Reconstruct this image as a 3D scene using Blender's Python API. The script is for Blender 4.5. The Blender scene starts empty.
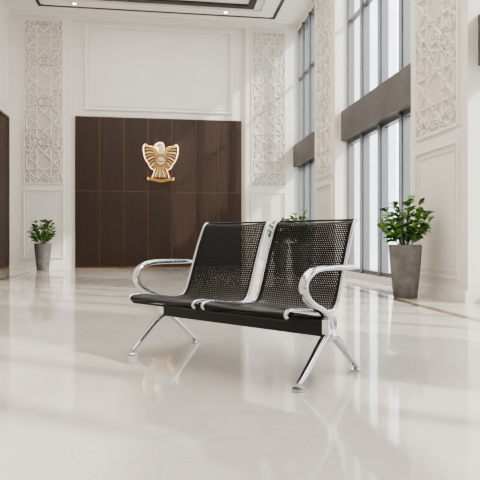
import bpy, math, random
from mathutils import Vector, Matrix
random.seed(7)
sc = bpy.context.scene
COL = sc.collection
try:
    sc.view_settings.look = 'AgX - Medium High Contrast'
except Exception as ex:
    print("look", ex)

# ---------------------------------------------------------------- materials
def new_mat(name, color, rough=0.5, metal=0.0, spec=None, emis=None, estr=0.0):
    m = bpy.data.materials.new(name); m.use_nodes = True
    b = m.node_tree.nodes["Principled BSDF"]
    b.inputs["Base Color"].default_value = (*color, 1)
    b.inputs["Roughness"].default_value = rough
    b.inputs["Metallic"].default_value = metal
    if spec is not None: b.inputs["Specular IOR Level"].default_value = spec
    if emis:
        b.inputs["Emission Color"].default_value = (*emis, 1)
        b.inputs["Emission Strength"].default_value = estr
    return m

def noise_color(m, c1, c2, scale=(1,1,1), nscale=5, detail=4, lo=0.35, hi=0.65, dist=0.0, bump=0.0):
    nt = m.node_tree; N = nt.nodes; L = nt.links
    b = N["Principled BSDF"]
    tc = N.new("ShaderNodeTexCoord"); mp = N.new("ShaderNodeMapping")
    mp.inputs["Scale"].default_value = scale
    nz = N.new("ShaderNodeTexNoise"); nz.inputs["Scale"].default_value = nscale
    nz.inputs["Detail"].default_value = detail; nz.inputs["Distortion"].default_value = dist
    cr = N.new("ShaderNodeValToRGB")
    cr.color_ramp.elements[0].position = lo; cr.color_ramp.elements[0].color = (*c1, 1)
    cr.color_ramp.elements[1].position = hi; cr.color_ramp.elements[1].color = (*c2, 1)
    L.new(tc.outputs["Object"], mp.inputs["Vector"]); L.new(mp.outputs[0], nz.inputs["Vector"])
    L.new(nz.outputs["Fac"], cr.inputs[0]); L.new(cr.outputs[0], b.inputs["Base Color"])
    if bump > 0:
        bp = N.new("ShaderNodeBump"); bp.inputs["Strength"].default_value = bump
        bp.inputs["Distance"].default_value = 0.01
        L.new(nz.outputs["Fac"], bp.inputs["Height"]); L.new(bp.outputs[0], b.inputs["Normal"])
    return m

M_wall = noise_color(new_mat("plaster_cream", (.8,.76,.7), .6), (.79,.75,.70), (.82,.785,.735), nscale=1.5)
M_trim = new_mat("plaster_trim", (.84,.805,.755), .5)
M_recess_shade = new_mat("plaster_recess_shade", (.64,.59,.53), .7)  # plaster darkened: relief shade put into the colour
M_ceil = new_mat("ceiling_paint", (.85,.82,.77), .7)
M_wood = noise_color(new_mat("dark_walnut", (.05,.02,.01), .5), (.021,.0095,.0052), (.044,.021,.012),
                     scale=(14,14,.28), nscale=3.0, detail=6, lo=.3, hi=.7, dist=.25)
M_seam = new_mat("wood_seam_bronze", (.17,.09,.045), .4, .3)
M_frame = new_mat("window_frame_grey", (.17,.17,.175), .4, .3)
M_band = noise_color(new_mat("spandrel_grey", (.1,.1,.1), .5), (.095,.092,.092), (.12,.117,.115), nscale=2)
M_chrome = new_mat("polished_chrome", (.60,.60,.615), .07, 1.0)
M_black = new_mat("black_steel", (.005,.005,.006), .35, .0, spec=.35)
M_pot = noise_color(new_mat("concrete_pot", (.2,.2,.2), .7), (.12,.115,.11), (.19,.185,.175), nscale=9, detail=8, bump=.2)
M_soil = noise_color(new_mat("soil", (.03,.02,.01), .9), (.02,.013,.008), (.06,.04,.025), nscale=40)
M_leaf = noise_color(new_mat("leaf_green", (.05,.13,.03), .38), (.035,.10,.020), (.17,.33,.08), nscale=7, detail=2)
M_stem = new_mat("stem_green", (.09,.13,.04), .6)
M_dark = new_mat("ceiling_slot_black", (.02,.02,.02), .4)
M_inlay = noise_color(new_mat("inlay_brown_stone", (.25,.18,.1), .12), (.16,.11,.065), (.27,.20,.13), nscale=12)
M_gold = new_mat("emblem_gold", (.50,.30,.11), .3, .8, emis=(1,.62,.28), estr=.05)
M_ivory = new_mat("emblem_ivory", (.72,.60,.42), .4, .2, emis=(1,.85,.6), estr=.06)
M_line = new_mat("emblem_bronze", (.09,.05,.02), .4, .6)
M_halo = new_mat("emblem_backlight", (.9,.6,.3), .5, 0, emis=(1,.66,.34), estr=5.0)
M_fill = new_mat("fill_panel_glow", (.9,.9,.9), .5, 0, emis=(1,.93,.85), estr=2.7)  # glow of the added ceiling fill panel
M_spot = new_mat("downlight_lens", (.9,.9,.9), .5, 0, emis=(1,.85,.65), estr=12)
M_ext = new_mat("exterior_paving", (.6,.58,.55), .8)
M_bld = noise_color(new_mat("exterior_facade", (.55,.58,.62), .7), (.62,.66,.70), (.78,.80,.83), scale=(1,1,.2), nscale=1.0)

# marble floor
M_floor = new_mat("polished_marble", (.78,.74,.68), .05)
def marble(m):
    nt = m.node_tree; N = nt.nodes; L = nt.links; b = N["Principled BSDF"]
    b.inputs["IOR"].default_value = 1.62
    tc = N.new("ShaderNodeTexCoord")
    n1 = N.new("ShaderNodeTexNoise"); n1.inputs["Scale"].default_value = .9; n1.inputs["Detail"].default_value = 8
    n1.inputs["Distortion"].default_value = 1.2
    r1 = N.new("ShaderNodeValToRGB")
    r1.color_ramp.elements[0].position = .3; r1.color_ramp.elements[0].color = (.625,.58,.525,1)
    r1.color_ramp.elements[1].position = .7; r1.color_ramp.elements[1].color = (.70,.66,.605,1)
    n2 = N.new("ShaderNodeTexNoise"); n2.inputs["Scale"].default_value = 1.6; n2.inputs["Detail"].default_value = 6
    n2.inputs["Distortion"].default_value = 2.0
    r2 = N.new("ShaderNodeValToRGB")
    e = r2.color_ramp.elements
    e[0].position = .485; e[0].color = (0,0,0,1); e[1].position = .5; e[1].color = (1,1,1,1)
    e3 = r2.color_ramp.elements.new(.515); e3.color = (0,0,0,1)
    mul = N.new("ShaderNodeMath"); mul.operation = 'MULTIPLY'; mul.inputs[1].default_value = .22
    mx = N.new("ShaderNodeMix"); mx.data_type = 'RGBA'
    mx.inputs[7].default_value = (.45,.39,.31,1)
    L.new(tc.outputs["Object"], n1.inputs["Vector"]); L.new(tc.outputs["Object"], n2.inputs["Vector"])
    L.new(n1.outputs["Fac"], r1.inputs[0]); L.new(n2.outputs["Fac"], r2.inputs[0])
    L.new(r2.outputs[0], mul.inputs[0]); L.new(mul.outputs[0], mx.inputs[0])
    L.new(r1.outputs[0], mx.inputs[6])
    br = N.new("ShaderNodeTexBrick"); br.offset = 0; br.inputs["Scale"].default_value = 1
    br.inputs["Brick Width"].default_value = 1.2; br.inputs["Row Height"].default_value = 1.2
    br.inputs["Mortar Size"].default_value = .0025; br.inputs["Mortar Smooth"].default_value = .3
    br.inputs["Color1"].default_value = (1,1,1,1); br.inputs["Color2"].default_value = (.985,.985,.98,1)
    br.inputs["Mortar"].default_value = (.94,.93,.915,1)
    L.new(tc.outputs["Object"], br.inputs["Vector"])
    m2 = N.new("ShaderNodeMix"); m2.data_type = 'RGBA'; m2.blend_type = 'MULTIPLY'; m2.inputs[0].default_value = 1
    L.new(mx.outputs[2], m2.inputs[6]); L.new(br.outputs["Color"], m2.inputs[7])
    L.new(m2.outputs[2], b.inputs["Base Color"])
marble(M_floor)

# window glass: mostly clear thin pane
M_glass = bpy.data.materials.new("window_glass"); M_glass.use_nodes = True
nt = M_glass.node_tree; nt.nodes.clear()
o = nt.nodes.new("ShaderNodeOutputMaterial"); mx = nt.nodes.new("ShaderNodeMixShader"); mx.inputs[0].default_value = .06
t = nt.nodes.new("ShaderNodeBsdfTransparent"); t.inputs[0].default_value = (.95,.97,.98,1)
g = nt.nodes.new("ShaderNodeBsdfGlossy"); g.inputs["Roughness"].default_value = .02
nt.links.new(t.outputs[0], mx.inputs[1]); nt.links.new(g.outputs[0], mx.inputs[2]); nt.links.new(mx.outputs[0], o.inputs[0])

# perforated steel (UV in metres)
def perforated(name, W, Ltot, pitch=.0145, r=.0023):
    m = new_mat(name, (.005,.005,.006), .42, .0, spec=.22)
    nt = m.node_tree; N = nt.nodes; L = nt.links
    out = N["Material Output"]; b = N["Principled BSDF"]
    uv = N.new("ShaderNodeUVMap"); uv.uv_map = "UVMap"
    sp = N.new("ShaderNodeSeparateXYZ"); L.new(uv.outputs[0], sp.inputs[0])
    def M(op, a, bb=None):
        n = N.new("ShaderNodeMath"); n.operation = op
        for i, v in enumerate((a, bb)):
            if v is None: continue
            if isinstance(v, (int, float)): n.inputs[i].default_value = v
            else: L.new(v, n.inputs[i])
        return n.outputs[0]
    px, py = pitch, pitch*math.sqrt(3)
    def latt(off):
        a = M('SUBTRACT', M('FRACT', M('ADD', M('DIVIDE', sp.outputs[0], px), off)), .5)
        c = M('SUBTRACT', M('FRACT', M('ADD', M('DIVIDE', sp.outputs[1], py), off)), .5)
        a = M('MULTIPLY', a, px); c = M('MULTIPLY', c, py)
        return M('SQRT', M('ADD', M('MULTIPLY', a, a), M('MULTIPLY', c, c)))
    hole = M('LESS_THAN', M('MINIMUM', latt(0.0), latt(.5)), r)
    mg = .03
    ins = M('MULTIPLY', M('MULTIPLY', M('GREATER_THAN', sp.outputs[0], mg), M('LESS_THAN', sp.outputs[0], W-mg)),
            M('MULTIPLY', M('GREATER_THAN', sp.outputs[1], .05), M('LESS_THAN', sp.outputs[1], Ltot-.035)))
    fac = M('MULTIPLY', hole, ins)
    tr = N.new("ShaderNodeBsdfTransparent"); ms = N.new("ShaderNodeMixShader")
    L.new(fac, ms.inputs[0]); L.new(b.outputs[0], ms.inputs[1]); L.new(tr.outputs[0], ms.inputs[2])
    L.new(ms.outputs[0], out.inputs[0])
    return m

# ---------------------------------------------------------------- geometry helpers
def mesh_obj(name, verts, faces, mats, parent=None, smooth=False, midx=None, bevel=0):
    me = bpy.data.meshes.new(name); me.from_pydata(verts, [], faces); me.update()
    ob = bpy.data.objects.new(name, me); COL.objects.link(ob)
    for m in (mats if isinstance(mats, (list, tuple)) else [mats]): me.materials.append(m)
    if midx: me.polygons.foreach_set("material_index", midx)
    if smooth: me.polygons.foreach_set("use_smooth", [True]*len(me.polygons))
    if parent: ob.parent = parent
    if bevel:
        md = ob.modifiers.new("bevel", 'BEVEL'); md.width = bevel; md.segments = 2; md.limit_method = 'ANGLE'
    return ob

def boxes(name, lst, mat, parent=None, bevel=0):
    V = []; F = []
    for (x0,x1,y0,y1,z0,z1) in lst:
        n = len(V)
        V += [(x0,y0,z0),(x1,y0,z0),(x1,y1,z0),(x0,y1,z0),(x0,y0,z1),(x1,y0,z1),(x1,y1,z1),(x0,y1,z1)]
        F += [(n,n+3,n+2,n+1),(n+4,n+5,n+6,n+7),(n,n+1,n+5,n+4),(n+1,n+2,n+6,n+5),(n+2,n+3,n+7,n+6),(n+3,n,n+4,n+7)]
    return mesh_obj(name, V, F, mat, parent, bevel=bevel)

def empty(name, loc=(0,0,0), rot=0):
    e = bpy.data.objects.new(name, None); COL.objects.link(e)
    e.location = loc; e.rotation_euler = (0,0,rot); e.empty_display_size = .2
    return e

def lathe(name, prof, mat, parent=None, seg=40, loc=(0,0,0)):
    V = []; F = []
    for (r,z) in prof:
        for i in range(seg):
            a = 2*math.pi*i/seg; V.append((loc[0]+r*math.cos(a), loc[1]+r*math.sin(a), loc[2]+z))
    for j in range(len(prof)-1):
        for i in range(seg):
            k = (i+1) % seg
            F.append((j*seg+i, j*seg+k, (j+1)*seg+k, (j+1)*seg+i))
    F.append(tuple(range(seg-1,-1,-1))); n = (len(prof)-1)*seg; F.append(tuple(range(n, n+seg)))
    ob = mesh_obj(name, V, F, mat, parent, smooth=True)
    md = ob.modifiers.new("es", 'EDGE_SPLIT'); md.split_angle = math.radians(35)
    return ob

def catmull(pts, n=8):
    P = [Vector(p) for p in pts]; P = [2*P[0]-P[1]] + P + [2*P[-1]-P[-2]]
    out = []
    for i in range(1, len(P)-2):
        for k in range(n):
            t = k/n; p0,p1,p2,p3 = P[i-1:i+3]
            out.append(.5*((2*p1)+(p2-p0)*t+(2*p0-5*p1+4*p2-p3)*t*t+(3*p1-p0-3*p2+p3)*t**3))
    out.append(P[-2]); return out

def ribbon(name, pts, a0, wa, wn, mat, parent, n=8, seg=14, power=2.6):
    """sweep a super-ellipse along a path of (b,z,[scale]) lying in plane x=a0"""
    pp = [(p[0], p[1], p[2] if len(p) > 2 else 1.0) for p in pts]
    S = catmull(pp, n); V = []; F = []
    m = len(S)
    for i, s in enumerate(S):
        d = S[min(i+1, m-1)] - S[max(i-1, 0)]
        T = Vector((d[0], d[1])).normalized(); Nn = Vector((-T[1], T[0]))
        for k in range(seg):
            a = 2*math.pi*k/seg
            ca, sa = math.cos(a), math.sin(a)
            x = math.copysign(abs(ca)**(2/power), ca)*wa*s[2]; y = math.copysign(abs(sa)**(2/power), sa)*wn*s[2]
            V.append((a0+x, s[0]+Nn[0]*y, s[1]+Nn[1]*y))
    for i in range(m-1):
        for k in range(seg):
            l = (k+1) % seg
            F.append((i*seg+k, i*seg+l, (i+1)*seg+l, (i+1)*seg+k))
    F.append(tuple(range(seg-1,-1,-1))); F.append(tuple(range((m-1)*seg, m*seg)))
    ob = mesh_obj(name, V, F, mat, parent, smooth=True)
    md = ob.modifiers.new("es", 'EDGE_SPLIT'); md.split_angle = math.radians(60)
    return ob

def curves(name, polys, mat, r, parent=None, res=1):
    cu = bpy.data.curves.new(name, 'CURVE'); cu.dimensions = '3D'; cu.bevel_depth = r; cu.bevel_resolution = res
    for pts, cyc in polys:
        s = cu.splines.new('POLY'); s.points.add(len(pts)-1)
        for i, p in enumerate(pts): s.points[i].co = (*p, 1)
        s.use_cyclic_u = cyc
    ob = bpy.data.objects.new(name, cu); COL.objects.link(ob); cu.materials.append(mat)
    if parent: ob.parent = parent
    return ob

# ---------------------------------------------------------------- room shell (metres)
H = 6.35; VB = 14.5; UP = 3.35; UW = 3.6; UL = -3.65; VF = -4.0
boxes("floor", [(UL-.2, UW+.3, VF-.2, VB+.3, -.2, 0)], M_floor)
boxes("wall_back", [(UL-.2, UW+.3, VB, VB+.25, 0, H),
                    (UL, -2.2, VB-.10, VB, 0, H), (2.2, UW, VB-.10, VB, 0, H)], M_wall)
boxes("wall_front", [(UL-.2, UW+.3, VF-.2, VF, 0, H)], M_wall)
boxes("wall_left", [(UL-.2, UL, VF, VB, 0, H)], M_wall)

bays = [(11.9,14.38,4), (7.15,10.46,4), (2.45,5.74,4), (-2.25,1.05,4)]
pil = [(10.46,11.9), (5.74,7.15), (1.05,2.45), (-4.0,-2.25)]
rb = [(UP, UW+.25, a, b, 0, H) for a,b in pil]
for a,b,_ in bays:
    rb += [(UW-.02, UW+.25, a, b, 0, .10), (UW-.02, UW+.25, a, b, H-.15, H)]
boxes("wall_right", rb, M_wall)
for i,(a,b,n) in enumerate(bays):
    w = empty("window_%d" % (i+1))
    fr = []
    for k in range(n+1):
        v = a + (b-a)*k/n; hw = .035 if 0 < k < n else .03
        v = min(max(v, a+hw), b-hw)
        fr.append((UW, UW+.12, v-hw, v+hw, .10, H-.15))
        if 0 < k < n: fr.append((UW-.05, UW, v-.015, v+.015, .10, H-.15))
    for z in (.10, 2.55, 3.18, 6.13):
        fr.append((UW, UW+.12, a, b, z, z+.07))
    fr.append((UW+.01, UW+.1, a, b, 4.9, 4.94))
    boxes("frame", fr, M_frame, w)
    boxes("spandrel_band", [(UW-.13, UW-.001, a+.002, b-.002, 2.62, 3.18)], M_band, w)
    boxes("glass", [(UW+.05, UW+.058, a+.01, b-.01, .12, H-.17)], M_glass, w)

# ceiling with black slots, tray and an added fill-light panel
boxes("ceiling", [(UL-.2, UW+.3, VF-.2, VB+.3, H, H+.2)], M_ceil)
def frame_rect(x0,x1,y0,y1,z0,z1,w):
    return [(x0,x1,y1-w,y1,z0,z1),(x0,x1,y0,y0+w,z0,z1),(x0,x0+w,y0+w,y1-w,z0,z1),(x1-w,x1,y0+w,y1-w,z0,z1)]
boxes("trim_ceiling_slot", frame_rect(-2.9,2.9,-2.5,14.02,H-.02,H,.07), M_dark)
boxes("trim_ceiling_soffit", frame_rect(-2.75,2.75,-2.3,13.85,H-.05,H,.30), M_ceil)
boxes("trim_ceiling_track", frame_rect(-2.25,2.25,-1.9,13.42,H-.05,H,.16), M_dark)
boxes("ceiling_fill_panel", [(-1.8,1.8,-1.4,12.9,H-.03,H)], M_fill)  # added out of view to give the room fill light
for i,u in enumerate((-2.0,1.6)):
    for v in (13.68,):
        e = empty("recessed_downlight", (u,v,H-.05))
        lathe("housing", [(.075,0),(.075,-.006),(.055,-.006),(.055,-.002)], M_dark, e)
        lathe("lens", [(.05,-.003),(.05,-.008)], M_spot, e)

# crown + baseboards
boxes("baseboard_back", [(UL,-2.2,VB-.125,VB-.10,0,.14),(2.2,UW,VB-.125,VB-.10,0,.14)], M_trim)
boxes("baseboard_left", [(UL,UL+.025,VF,VB-.125,0,.14)], M_trim)
boxes("baseboard_right", [(UP-.025,UP,a,b,0,.14) for a,b in pil], M_trim)
boxes("trim_crown_back", [(UL,UP,VB-.16,VB-.10,H-.12,H),(-2.2,2.2,VB-.10,VB,H-.14,H)], M_trim)

# floor inlay border
boxes("floor_inlay_border", frame_rect(-2.85,2.80,-3,13.0,.0005,.002,.11)+[], M_inlay)

# ------------------------------------------------ wall mouldings + lattice
def mould(plane, c, a0,a1,z0,z1, w=.035, d=.02):
    """picture-frame moulding. plane 'y': at y=c facing -y ; plane 'x': at x=c facing -x; 'X': facing +x"""
    r = [(a0,a1,z0,z0+w),(a0,a1,z1-w,z1),(a0,a0+w,z0+w,z1-w),(a1-w,a1,z0+w,z1-w)]
    if plane == 'y': return [(p,q,c-d,c,s,t) for p,q,s,t in r]
    if plane == 'x': return [(c-d,c,p,q,s,t) for p,q,s,t in r]
    return [(c,c+d,p,q,s,t) for p,q,s,t in r]

mb = mould('y', VB, -1.87, 1.87, 3.98, 6.10, .05,.05) + mould('y', VB, -1.77, 1.77, 4.08, 6.00, .018,.02)
for s in (-1,1):
    a0,a1 = sorted((s*2.36, s*3.33)) if s < 0 else (2.36, 3.27)
    yy = VB-.10
    mb += mould('y', yy, a0, a1, 2.08, 6.15,.035,.03) + mould('y', yy, a0, a1, .25, 1.96,.035,.03) + mould('y', yy, a0+.09, a1-.09, .34, 1.87,.015,.015)
boxes("trim_back_panels", mb, M_trim)
mb = []
for a,b in pil:
    mb += mould('x', UP, a+.16, b-.16, 2.0, 6.2,.035,.03) + mould('x', UP, a+.16, b-.16, .25, 1.84,.035,.03) + mould('x', UP, a+.25, b-.25, .34, 1.75,.015,.015)
boxes("trim_right_panels", mb, M_trim)
boxes("trim_left_panels", mould('X', UL, -3.5, 1.5, .3, 5.9)+mould('X', UL, 2.0, 7.5, .3, 5.9)+mould('X', UL, 8.0, 14.06, 3.9, 5.9), M_trim)

def lattice(name, O, U, Nrm, w, h):
    """geometric strapwork: 8-point rosettes linked by straight straps, clipped to the panel"""
    O = Vector(O); U = Vector(U); Z = Vector((0,0,1)); Nrm = Vector(Nrm)
    root = empty(name)
    p = [O, O+U*w, O+U*w+Z*h, O+Z*h]
    mesh_obj("ground", [tuple(q+Nrm*.004) for q in p], [(0,1,2,3)], M_recess_shade, root)  # flat plate behind the straps, its darker colour paints the recess shade
    segs = []
    def clip(p, q):
        t0, t1 = 0.0, 1.0; dx, dz = q[0]-p[0], q[1]-p[1]
        for pp, qq in ((-dx, p[0]), (dx, w-p[0]), (-dz, p[1]), (dz, h-p[1])):
            if abs(pp) < 1e-9:
                if qq < 0: return
            else:
                r = qq/pp
                if pp < 0: t0 = max(t0, r)
                else: t1 = min(t1, r)
        if t0 < t1-1e-4:
            segs.append(((p[0]+dx*t0, p[1]+dz*t0), (p[0]+dx*t1, p[1]+dz*t1)))
    def poly(cx, cz, R, n, step, rot=0.0):
        for k in range(n):
            a = math.radians(rot)+2*math.pi*k/n; b = math.radians(rot)+2*math.pi*(k+step)/n
            clip((cx+R*math.cos(a), cz+R*math.sin(a)), (cx+R*math.cos(b), cz+R*math.sin(b)))
    th = h/round(h/(w*1.15)); n = round(h/th)
    for i in range(-1, n+1):
        cz = th*(i+.5)
        poly(w/2, cz, w*.50, 8, 3, 22.5); poly(w/2, cz, w*.50, 8, 1, 22.5)
        for k in range(8):
            a = math.radians(22.5+45*k); c, s = math.cos(a), math.sin(a)
            clip((w/2+c*w*.50, cz+s*w*.50), (w/2+c*w*.78, cz+s*w*.78))
        for sx in (0, w):
            z2 = cz+th/2
            poly(sx, z2, w*.34, 8, 3, 22.5)
        poly(w/2, cz+th/2, w*.15, 4, 1, 0); poly(w/2, cz+th/2, w*.15, 4, 1, 45)
    V=[];F=[]; hw=.017; d=.035
    for (a,b) in segs:
        L_ = math.hypot(b[0]-a[0], b[1]-a[1])
        if L_ < .01: continue
        tx, tz = (b[0]-a[0])/L_, (b[1]-a[1])/L_; nx_, nz_ = -tz*hw, tx*hw
        k = len(V)
        for dd, sc_ in ((0.0,1.0),(d,.6)):
            for (q,s) in ((a,1),(b,1),(b,-1),(a,-1)):
                V.append(tuple(O+U*(q[0]+nx_*s*sc_)+Z*(q[1]+nz_*s*sc_)+Nrm*(dd+.003)))
        F += [(k+4,k+5,k+6,k+7),(k,k+1,k+5,k+4),(k+1,k+2,k+6,k+5),(k+2,k+3,k+7,k+6),(k+3,k,k+4,k+7)]
    mesh_obj("straps", V, F, M_trim, root)
    return root
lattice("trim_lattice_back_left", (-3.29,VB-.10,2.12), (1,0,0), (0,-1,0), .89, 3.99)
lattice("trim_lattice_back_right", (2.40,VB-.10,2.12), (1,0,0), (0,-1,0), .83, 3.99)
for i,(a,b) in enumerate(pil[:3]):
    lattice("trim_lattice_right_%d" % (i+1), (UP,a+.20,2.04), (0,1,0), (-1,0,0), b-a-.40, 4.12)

# ------------------------------------------------ wood cladding on the back wall
PW = empty("wood_wall_panel", (0,0,0))
bl = []; gw = .016
for k in range(7):
    x0 = -2.1+.6*k; 
    for z0,z1 in ((.03,1.925),(1.935,3.79)):
        bl.append((x0+gw/2, x0+.6-gw/2, VB-.08, VB-.03, z0+.004, z1-.004))
boxes("boards", bl, M_wood, PW, bevel=.002)
boxes("backing", [(-2.1,2.1,VB-.070,VB-.001,.0,3.80)], M_seam, PW)
# wood doors on left wall
DL = empty("door_1")
bl = [(UL,UL+.05, 9.0+.843*k+.004, 9.0+.843*(k+1)-.004, .01, 3.58) for k in range(6)]
boxes("boards", bl, M_wood, DL, bevel=.002)
boxes("frame", mould('X', UL, 8.94, 14.12, 0.0, 3.66, .06, .07), M_seam, DL)

# ------------------------------------------------ falcon emblem
EM = empty("falcon_emblem", (.02, VB-.085, 2.66))
def plate(name, outline, y0, y1, mat):
    n = len(outline); V = [(x,y0,z) for x,z in outline]+[(x,y1,z) for x,z in outline]
    F = [tuple(range(n)), tuple(range(2*n-1,n-1,-1))]+[(i,i+n,(i+1)%n+n,(i+1)%n) for i in range(n)]
    return mesh_obj(name, V, F, mat, EM)
def smooth2(pts, n=5):
    ext = [pts[-1]]+pts+[pts[0],pts[1]]; out = []
    for i in range(1, len(ext)-2):
        for k in range(n):
            t = k/n; q = []
            for c in (0,1):
                p0,p1,p2,p3 = ext[i-1][c],ext[i][c],ext[i+1][c],ext[i+2][c]
                q.append(.5*(2*p1+(p2-p0)*t+(2*p0-5*p1+4*p2-p3)*t*t+(3*p1-p0-3*p2+p3)*t**3))
            out.append(tuple(q))
    return out
wing = [(.05,.22),(.10,.33),(.18,.40),(.28,.42),(.37,.46),(.42,.40),(.42,.28),(.40,.17),(.36,.06),(.30,-.02),(.25,-.12),(.17,-.17),(.11,-.10),(.08,.05)]
tail = [(.10,-.12),(.17,-.26),(.20,-.36),(.14,-.41),(0,-.44),(-.14,-.41),(-.20,-.36),(-.17,-.26),(-.10,-.12)]
for s in (-1,1):
    wl = smooth2([(s*x,z) for x,z in wing])
    plate("backlight", [(x*1.055,z*1.035) for x,z in wl], -.02, 0, M_halo)
    plate("wing_base", wl, -.040, -.02, M_line)
def feather(name, base, tip, w, y0, y1, mat, bend=0.0):
    bx,bz = base; tx,tz = tip; d = Vector((tx-bx,tz-bz)); L_ = d.length; d.normalize(); nn = Vector((-d[1],d[0]))
    pts = []
    for s in (1,-1):
        rng = range(0,9) if s == 1 else range(7,0,-1)
        for i in rng:
            t = i/8; ww = w*(.45+.55*t)*math.sqrt(max(0,1-max(0,(t-.8)/.2)**2))*s
            bo = bend*math.sin(math.pi*t)
            pts.append((bx+d[0]*L_*t+nn[0]*(ww+bo), bz+d[1]*L_*t+nn[1]*(ww+bo)))
    return plate(name, pts, y0, y1, mat)
for s in (-1,1):
    tips = [(.40,.42),(.405,.33),(.405,.235),(.385,.145),(.35,.05),(.30,-.04),(.245,-.115),(.18,-.155)]
    bases = [(.20,.36),(.19,.31),(.17,.25),(.155,.20),(.14,.15),(.13,.09),(.12,.03),(.105,-.02)]
    for k,(b_,t_) in enumerate(zip(bases,tips)):
        feather("wing_feather", (s*b_[0],b_[1]), (s*t_[0],t_[1]), .026, -.05, -.035, M_gold if k%2 else M_ivory, bend=s*.02)
    plate("wing_shoulder", smooth2([(s*x,z) for x,z in [(.06,.20),(.10,.32),(.17,.385),(.25,.40),(.31,.405),(.27,.37),(.21,.335),(.17,.26),(.13,.12),(.09,.08)]]), -.058,-.035, M_gold)
plate("tail_backlight", [(x*1.1,z*1.02) for x,z in smooth2(tail)], -.018, 0, M_halo)
plate("tail_base", smooth2(tail), -.040,-.018, M_line)
for k,x in enumerate((-.155,-.095,-.032,.032,.095,.155)):
    feather("tail_feather", (x*.45,-.14), (x,-.385+.3*abs(x)*.2), .024, -.052, -.035, M_ivory if k%2==0 else M_gold)
plate("body", smooth2([(0,.30),(.10,.26),(.145,.12),(.135,-.06),(.07,-.17),(0,-.19),(-.07,-.17),(-.135,-.06),(-.145,.12),(-.10,.26)]), -.066,-.02, M_gold)
plate("head_backlight", smooth2([(.10,.25),(.09,.40),(.06,.50),(0,.53),(-.08,.51),(-.15,.45),(-.165,.35),(-.12,.36),(-.09,.34),(-.09,.24)]), -.018,0, M_halo)
plate("head", smooth2([(.09,.25),(.08,.36),(.06,.46),(0,.50),(-.07,.485),(-.13,.43),(-.145,.36),(-.105,.395),(-.06,.38),(-.07,.30),(-.08,.24)]), -.07,-.018, M_ivory)
plate("eye", [(-.045+.016*math.cos(a*math.pi/4), .44+.016*math.sin(a*math.pi/4)) for a in range(8)], -.074,-.069, M_dark)
def disc(r, x=0, z=.05, k=28): return [(x+r*math.cos(2*math.pi*i/k), z+r*math.sin(2*math.pi*i/k)) for i in range(k)]
plate("shield_rim", disc(.155), -.075,-.05, M_line)
plate("shield_ring", disc(.138), -.078,-.07, M_gold)
plate("shield_groove", disc(.112), -.080,-.07, M_line)
plate("shield_face", disc(.098), -.082,-.07, M_ivory)
plate("shield_flag", [(-.05,.02),(.06,.02),(.06,.045),(-.05,.045)], -.086,-.079, M_line)
plate("shield_flag_stripe", [(-.07,.02),(-.05,.02),(-.05,.09),(-.07,.09)], -.086,-.079, M_line)
scr = smooth2([(-.31,-.37),(-.20,-.385),(0,-.42),(.20,-.385),(.31,-.37),(.30,-.44),(.20,-.46),(0,-.50),(-.20,-.46),(-.30,-.44)])
plate("scroll_backlight", [(x*1.05,z+.005) for x,z in scr], -.018, 0, M_halo)
plate("scroll", scr, -.07,-.018, M_gold)
curves("scroll_edge", [([(x,-.072,z) for x,z in scr], True)], M_line, .008, EM)
boxes("scroll_script", [(-.17+.05*k,-.14+.05*k,-.076,-.069,-.455-.0,-.435) for k in range(7)], M_line, EM)

# ------------------------------------------------ bench
B = empty("waiting_bench", (.436, 3.17, 0), math.radians(-49.2))
prof = [(-.285,.325),(-.305,.338),(-.316,.354),(-.300,.368),(-.24,.372),(-.12,.356),(0,.340),(.07,.336),(.115,.345),(.148,.385),(.175,.45),
        (.215,.56),(.262,.68),(.305,.775),(.328,.805),(.350,.812)]
PS = catmull([(p[0],p[1],0) for p in prof], 6)
for si,(a0,a1) in enumerate(((-.575,-.035),(.035,.575))):
    W = a1-a0; V = []; F = []; UV = []
    arc = [0.0]
    for i in range(1,len(PS)): arc.append(arc[-1]+(PS[i]-PS[i-1]).length)
    nx = 8
    for i,p in enumerate(PS):
        for k in range(nx+1):
            tt = k/nx; dish = -.012*math.sin(math.pi*tt)
            d = PS[min(i+1,len(PS)-1)]-PS[max(i-1,0)]; d.normalize(); nb, nz_ = -d[1], d[0]
            V.append((a0+W*tt, p[0]+nb*dish, p[1]+nz_*dish)); UV.append((W*tt, arc[i]))
    for i in range(len(PS)-1):
        for k in range(nx):
            q = i*(nx+1)+k; F.append((q,q+1,q+nx+2,q+nx+1))
    mat = perforated("perforated_black_steel_%d"%si, W, arc[-1])
    ob = mesh_obj("seat_shell_%d"%(si+1), V, F, mat, B, smooth=True)
    uvl = ob.data.uv_layers.new(name="UVMap")
    for lp in ob.data.loops: uvl.data[lp.index].uv = UV[lp.vertex_index]
    for j,a in enumerate((a0,a1)):
        ribbon("side_rail_%d_%d"%(si+1,j+1), prof[1:], a, .009, .009, M_chrome, B, n=6, power=2.2)
        ai = a+(.02 if j==0 else -.02)
        ribbon("seat_support_%d_%d"%(si+1,j+1), [(-.24,.352),(-.14,.335),(-.05,.318),(.03,.312),(.09,.325)], ai, .014,.006, M_black, B)
    for nm,(bb,zz) in (("front_edge",(-.285,.326)),("top_edge",(.350,.812))):
        Vc=[];Fc=[];sg=10;rr=.006
        for x in (a0,a1):
            for k in range(sg):
                an=2*math.pi*k/sg; Vc.append((x,bb+rr*math.cos(an),zz+rr*math.sin(an)))
        for k in range(sg): Fc.append((k,(k+1)%sg,(k+1)%sg+sg,k+sg))
        mesh_obj("%s_%d"%(nm,si+1),Vc,Fc,M_black,B,smooth=True)
boxes("beam", [(-.63,.63,-.035,.035,.218,.308)], M_black, B, bevel=.006)
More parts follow.
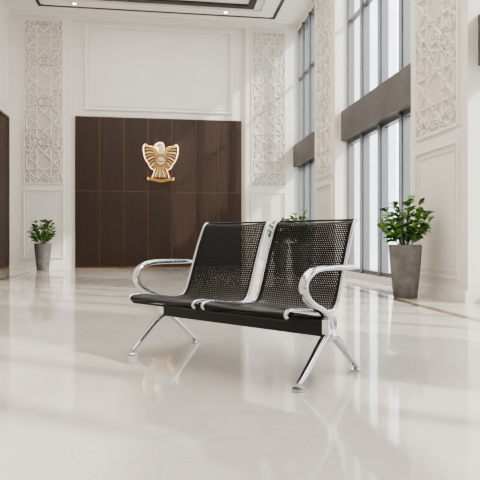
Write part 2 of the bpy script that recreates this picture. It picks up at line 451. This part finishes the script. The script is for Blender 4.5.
for s in (-1,1):
    a = s*.615
    boxes("beam_cap", [(a-.022,a+.022,-.042,.042,.20,.315)], M_chrome, B, bevel=.01)
    ribbon("leg", [(-.265,.030,.72),(-.235,.052,.80),(-.17,.105,.95),(-.10,.165,1.1),(-.045,.205,1.3),(0,.222,1.5),(.045,.205,1.3),(.10,.165,1.1),(.17,.105,.95),(.235,.052,.80),(.265,.030,.72)],
           a, .022,.018, M_chrome, B, n=6, power=2.0, seg=20)
    for b_ in (-.265,.265):
        lathe("foot_stem", [(.012,.010),(.012,.035)], M_chrome, B, 16, (a,b_,0))
        lathe("foot_pad", [(.030,0),(.033,.003),(.033,.012),(.022,.018),(.014,.021)], M_chrome, B, 24, (a,b_,0))
    ribbon("armrest", [(.232,.556,.75),(.19,.558,.95),(.10,.560,1.05),(0,.562,1.1),(-.10,.560,1.1),(-.165,.548,1.1),(-.215,.518,1.1),(-.235,.475,1.1),(-.215,.428,1.1),(-.16,.390,1.1),(-.095,.362,1.1),(-.045,.335,1.1),(-.015,.300,1.1),(-.005,.26,1.0)],
           a+s*.005, .023,.0145, M_chrome, B)

# ------------------------------------------------ plants
def plant(loc, scale, seed):
    rnd = random.Random(seed)
    E = empty("potted_plant", loc, 0)
    lathe("pot", [(.135,0),(.140,.006),(.160,.20),(.182,.42),(.195,.61),(.197,.635),(.190,.642),(.178,.640),(.176,.60)], M_pot, E, 48)
    lathe("soil", [(.174,.595),(.175,.605)], M_soil, E, 32)
    V=[];F=[];stems=[]
    def leaf(p, d, L_, W_):
        d = d.normalized(); side = d.cross(Vector((0,0,1)))
        if side.length < .1: side = Vector((1,0,0))
        side.normalize(); side = (Matrix.Rotation(rnd.uniform(-.6,.6),3,d) @ side)
        up = side.cross(d).normalized(); K = 7
        droop = rnd.uniform(.15,.55); LV = []
        for i in range(K+1):
            t = i/K; w = W_*(math.sin(math.pi*t**.8))**.8 if 0<t<1 else 0.001
            c = p + d*L_*t*(1-.12*t) - Vector((0,0,1))*droop*L_*t*t
            LV += [c+side*w+up*w*.3, c, c-side*w+up*w*.3]
        if max(math.hypot(q.x,q.y) for q in LV) > .37: return
        n0 = len(V); V.extend(tuple(q) for q in LV)
        for i in range(K):
            q = n0+3*i; F.append((q,q+1,q+4,q+3)); F.append((q+1,q+2,q+5,q+4))
    NS = 26
    for i in range(NS):
        f = (i+.5)/NS
        az = i*2.399+rnd.uniform(-.3,.3); tilt = math.radians(4+42*f**.8); Ls = rnd.uniform(.46,.60)*(1.03-.5*f)
        d = Vector((math.sin(tilt)*math.cos(az), math.sin(tilt)*math.sin(az), math.cos(tilt)))
        p0 = Vector((.06*f*math.cos(az), .06*f*math.sin(az), .60)); pts = []
        for k in range(7):
            t = k/6; pts.append(p0+d*Ls*t+Vector((d.x,d.y,0))*.03*t*t)
        stems.append(([tuple(p) for p in pts], False))
        for k in range(2,7):
            for rep in range(2 if k < 6 else 4):
                la = az+rnd.uniform(-1.8,1.8); e = rnd.uniform(.0,.9)
                ld = Vector((math.cos(la)*math.cos(e), math.sin(la)*math.cos(e), math.sin(e)))*.8+d*.4
                leaf(pts[k], ld, rnd.uniform(.13,.20), rnd.uniform(.026,.038))
    mesh_obj("foliage", V, F, M_leaf, E, smooth=True)
    curves("stems", stems, M_stem, .004, E)
    E.scale = (scale,)*3
plant((2.95,6.45,0), 1.0, 3)
plant((-2.70,13.55,0), .97, 11)
plant((2.95,13.6,0), 1.0, 5)
plant((2.77,10.9,0), 1.0, 8)

# ------------------------------------------------ exterior
boxes("exterior_ground", [(UW+.4, 80, -40, 90, -.25, -.05)], M_ext)
bb = []
for (x,y,w,d,h) in ((26,46,8,8,34),(36,30,8,10,26),(22,66,7,8,42),(44,60,10,10,50),(34,12,8,8,22)):
    bb.append((x,x+w,y,y+d,-.05,h))
boxes("exterior_buildings", bb, M_bld)

# ------------------------------------------------ light
w = bpy.data.worlds.new("sky"); sc.world = w; w.use_nodes = True
bg = w.node_tree.nodes["Background"]; bg.inputs[0].default_value = (.92,.96,1.0,1); bg.inputs[1].default_value = 4.7
sun = bpy.data.lights.new("sun", 'SUN'); sun.energy = 5; sun.angle = math.radians(1.5); sun.color = (1,.91,.78)
so = bpy.data.objects.new("sun", sun); COL.objects.link(so)
so.rotation_euler = Vector((-.70,.50,-.62)).to_track_quat('-Z','Y').to_euler(); so.location = (10,-5,12)

cam = bpy.data.cameras.new("camera"); co = bpy.data.objects.new("camera", cam); COL.objects.link(co)
co.location = (0,0,.7); co.rotation_euler = (math.radians(90),0,math.radians(-8.13))
cam.lens = 42; cam.sensor_width = 36; cam.clip_start = .05; cam.clip_end = 300
sc.camera = co
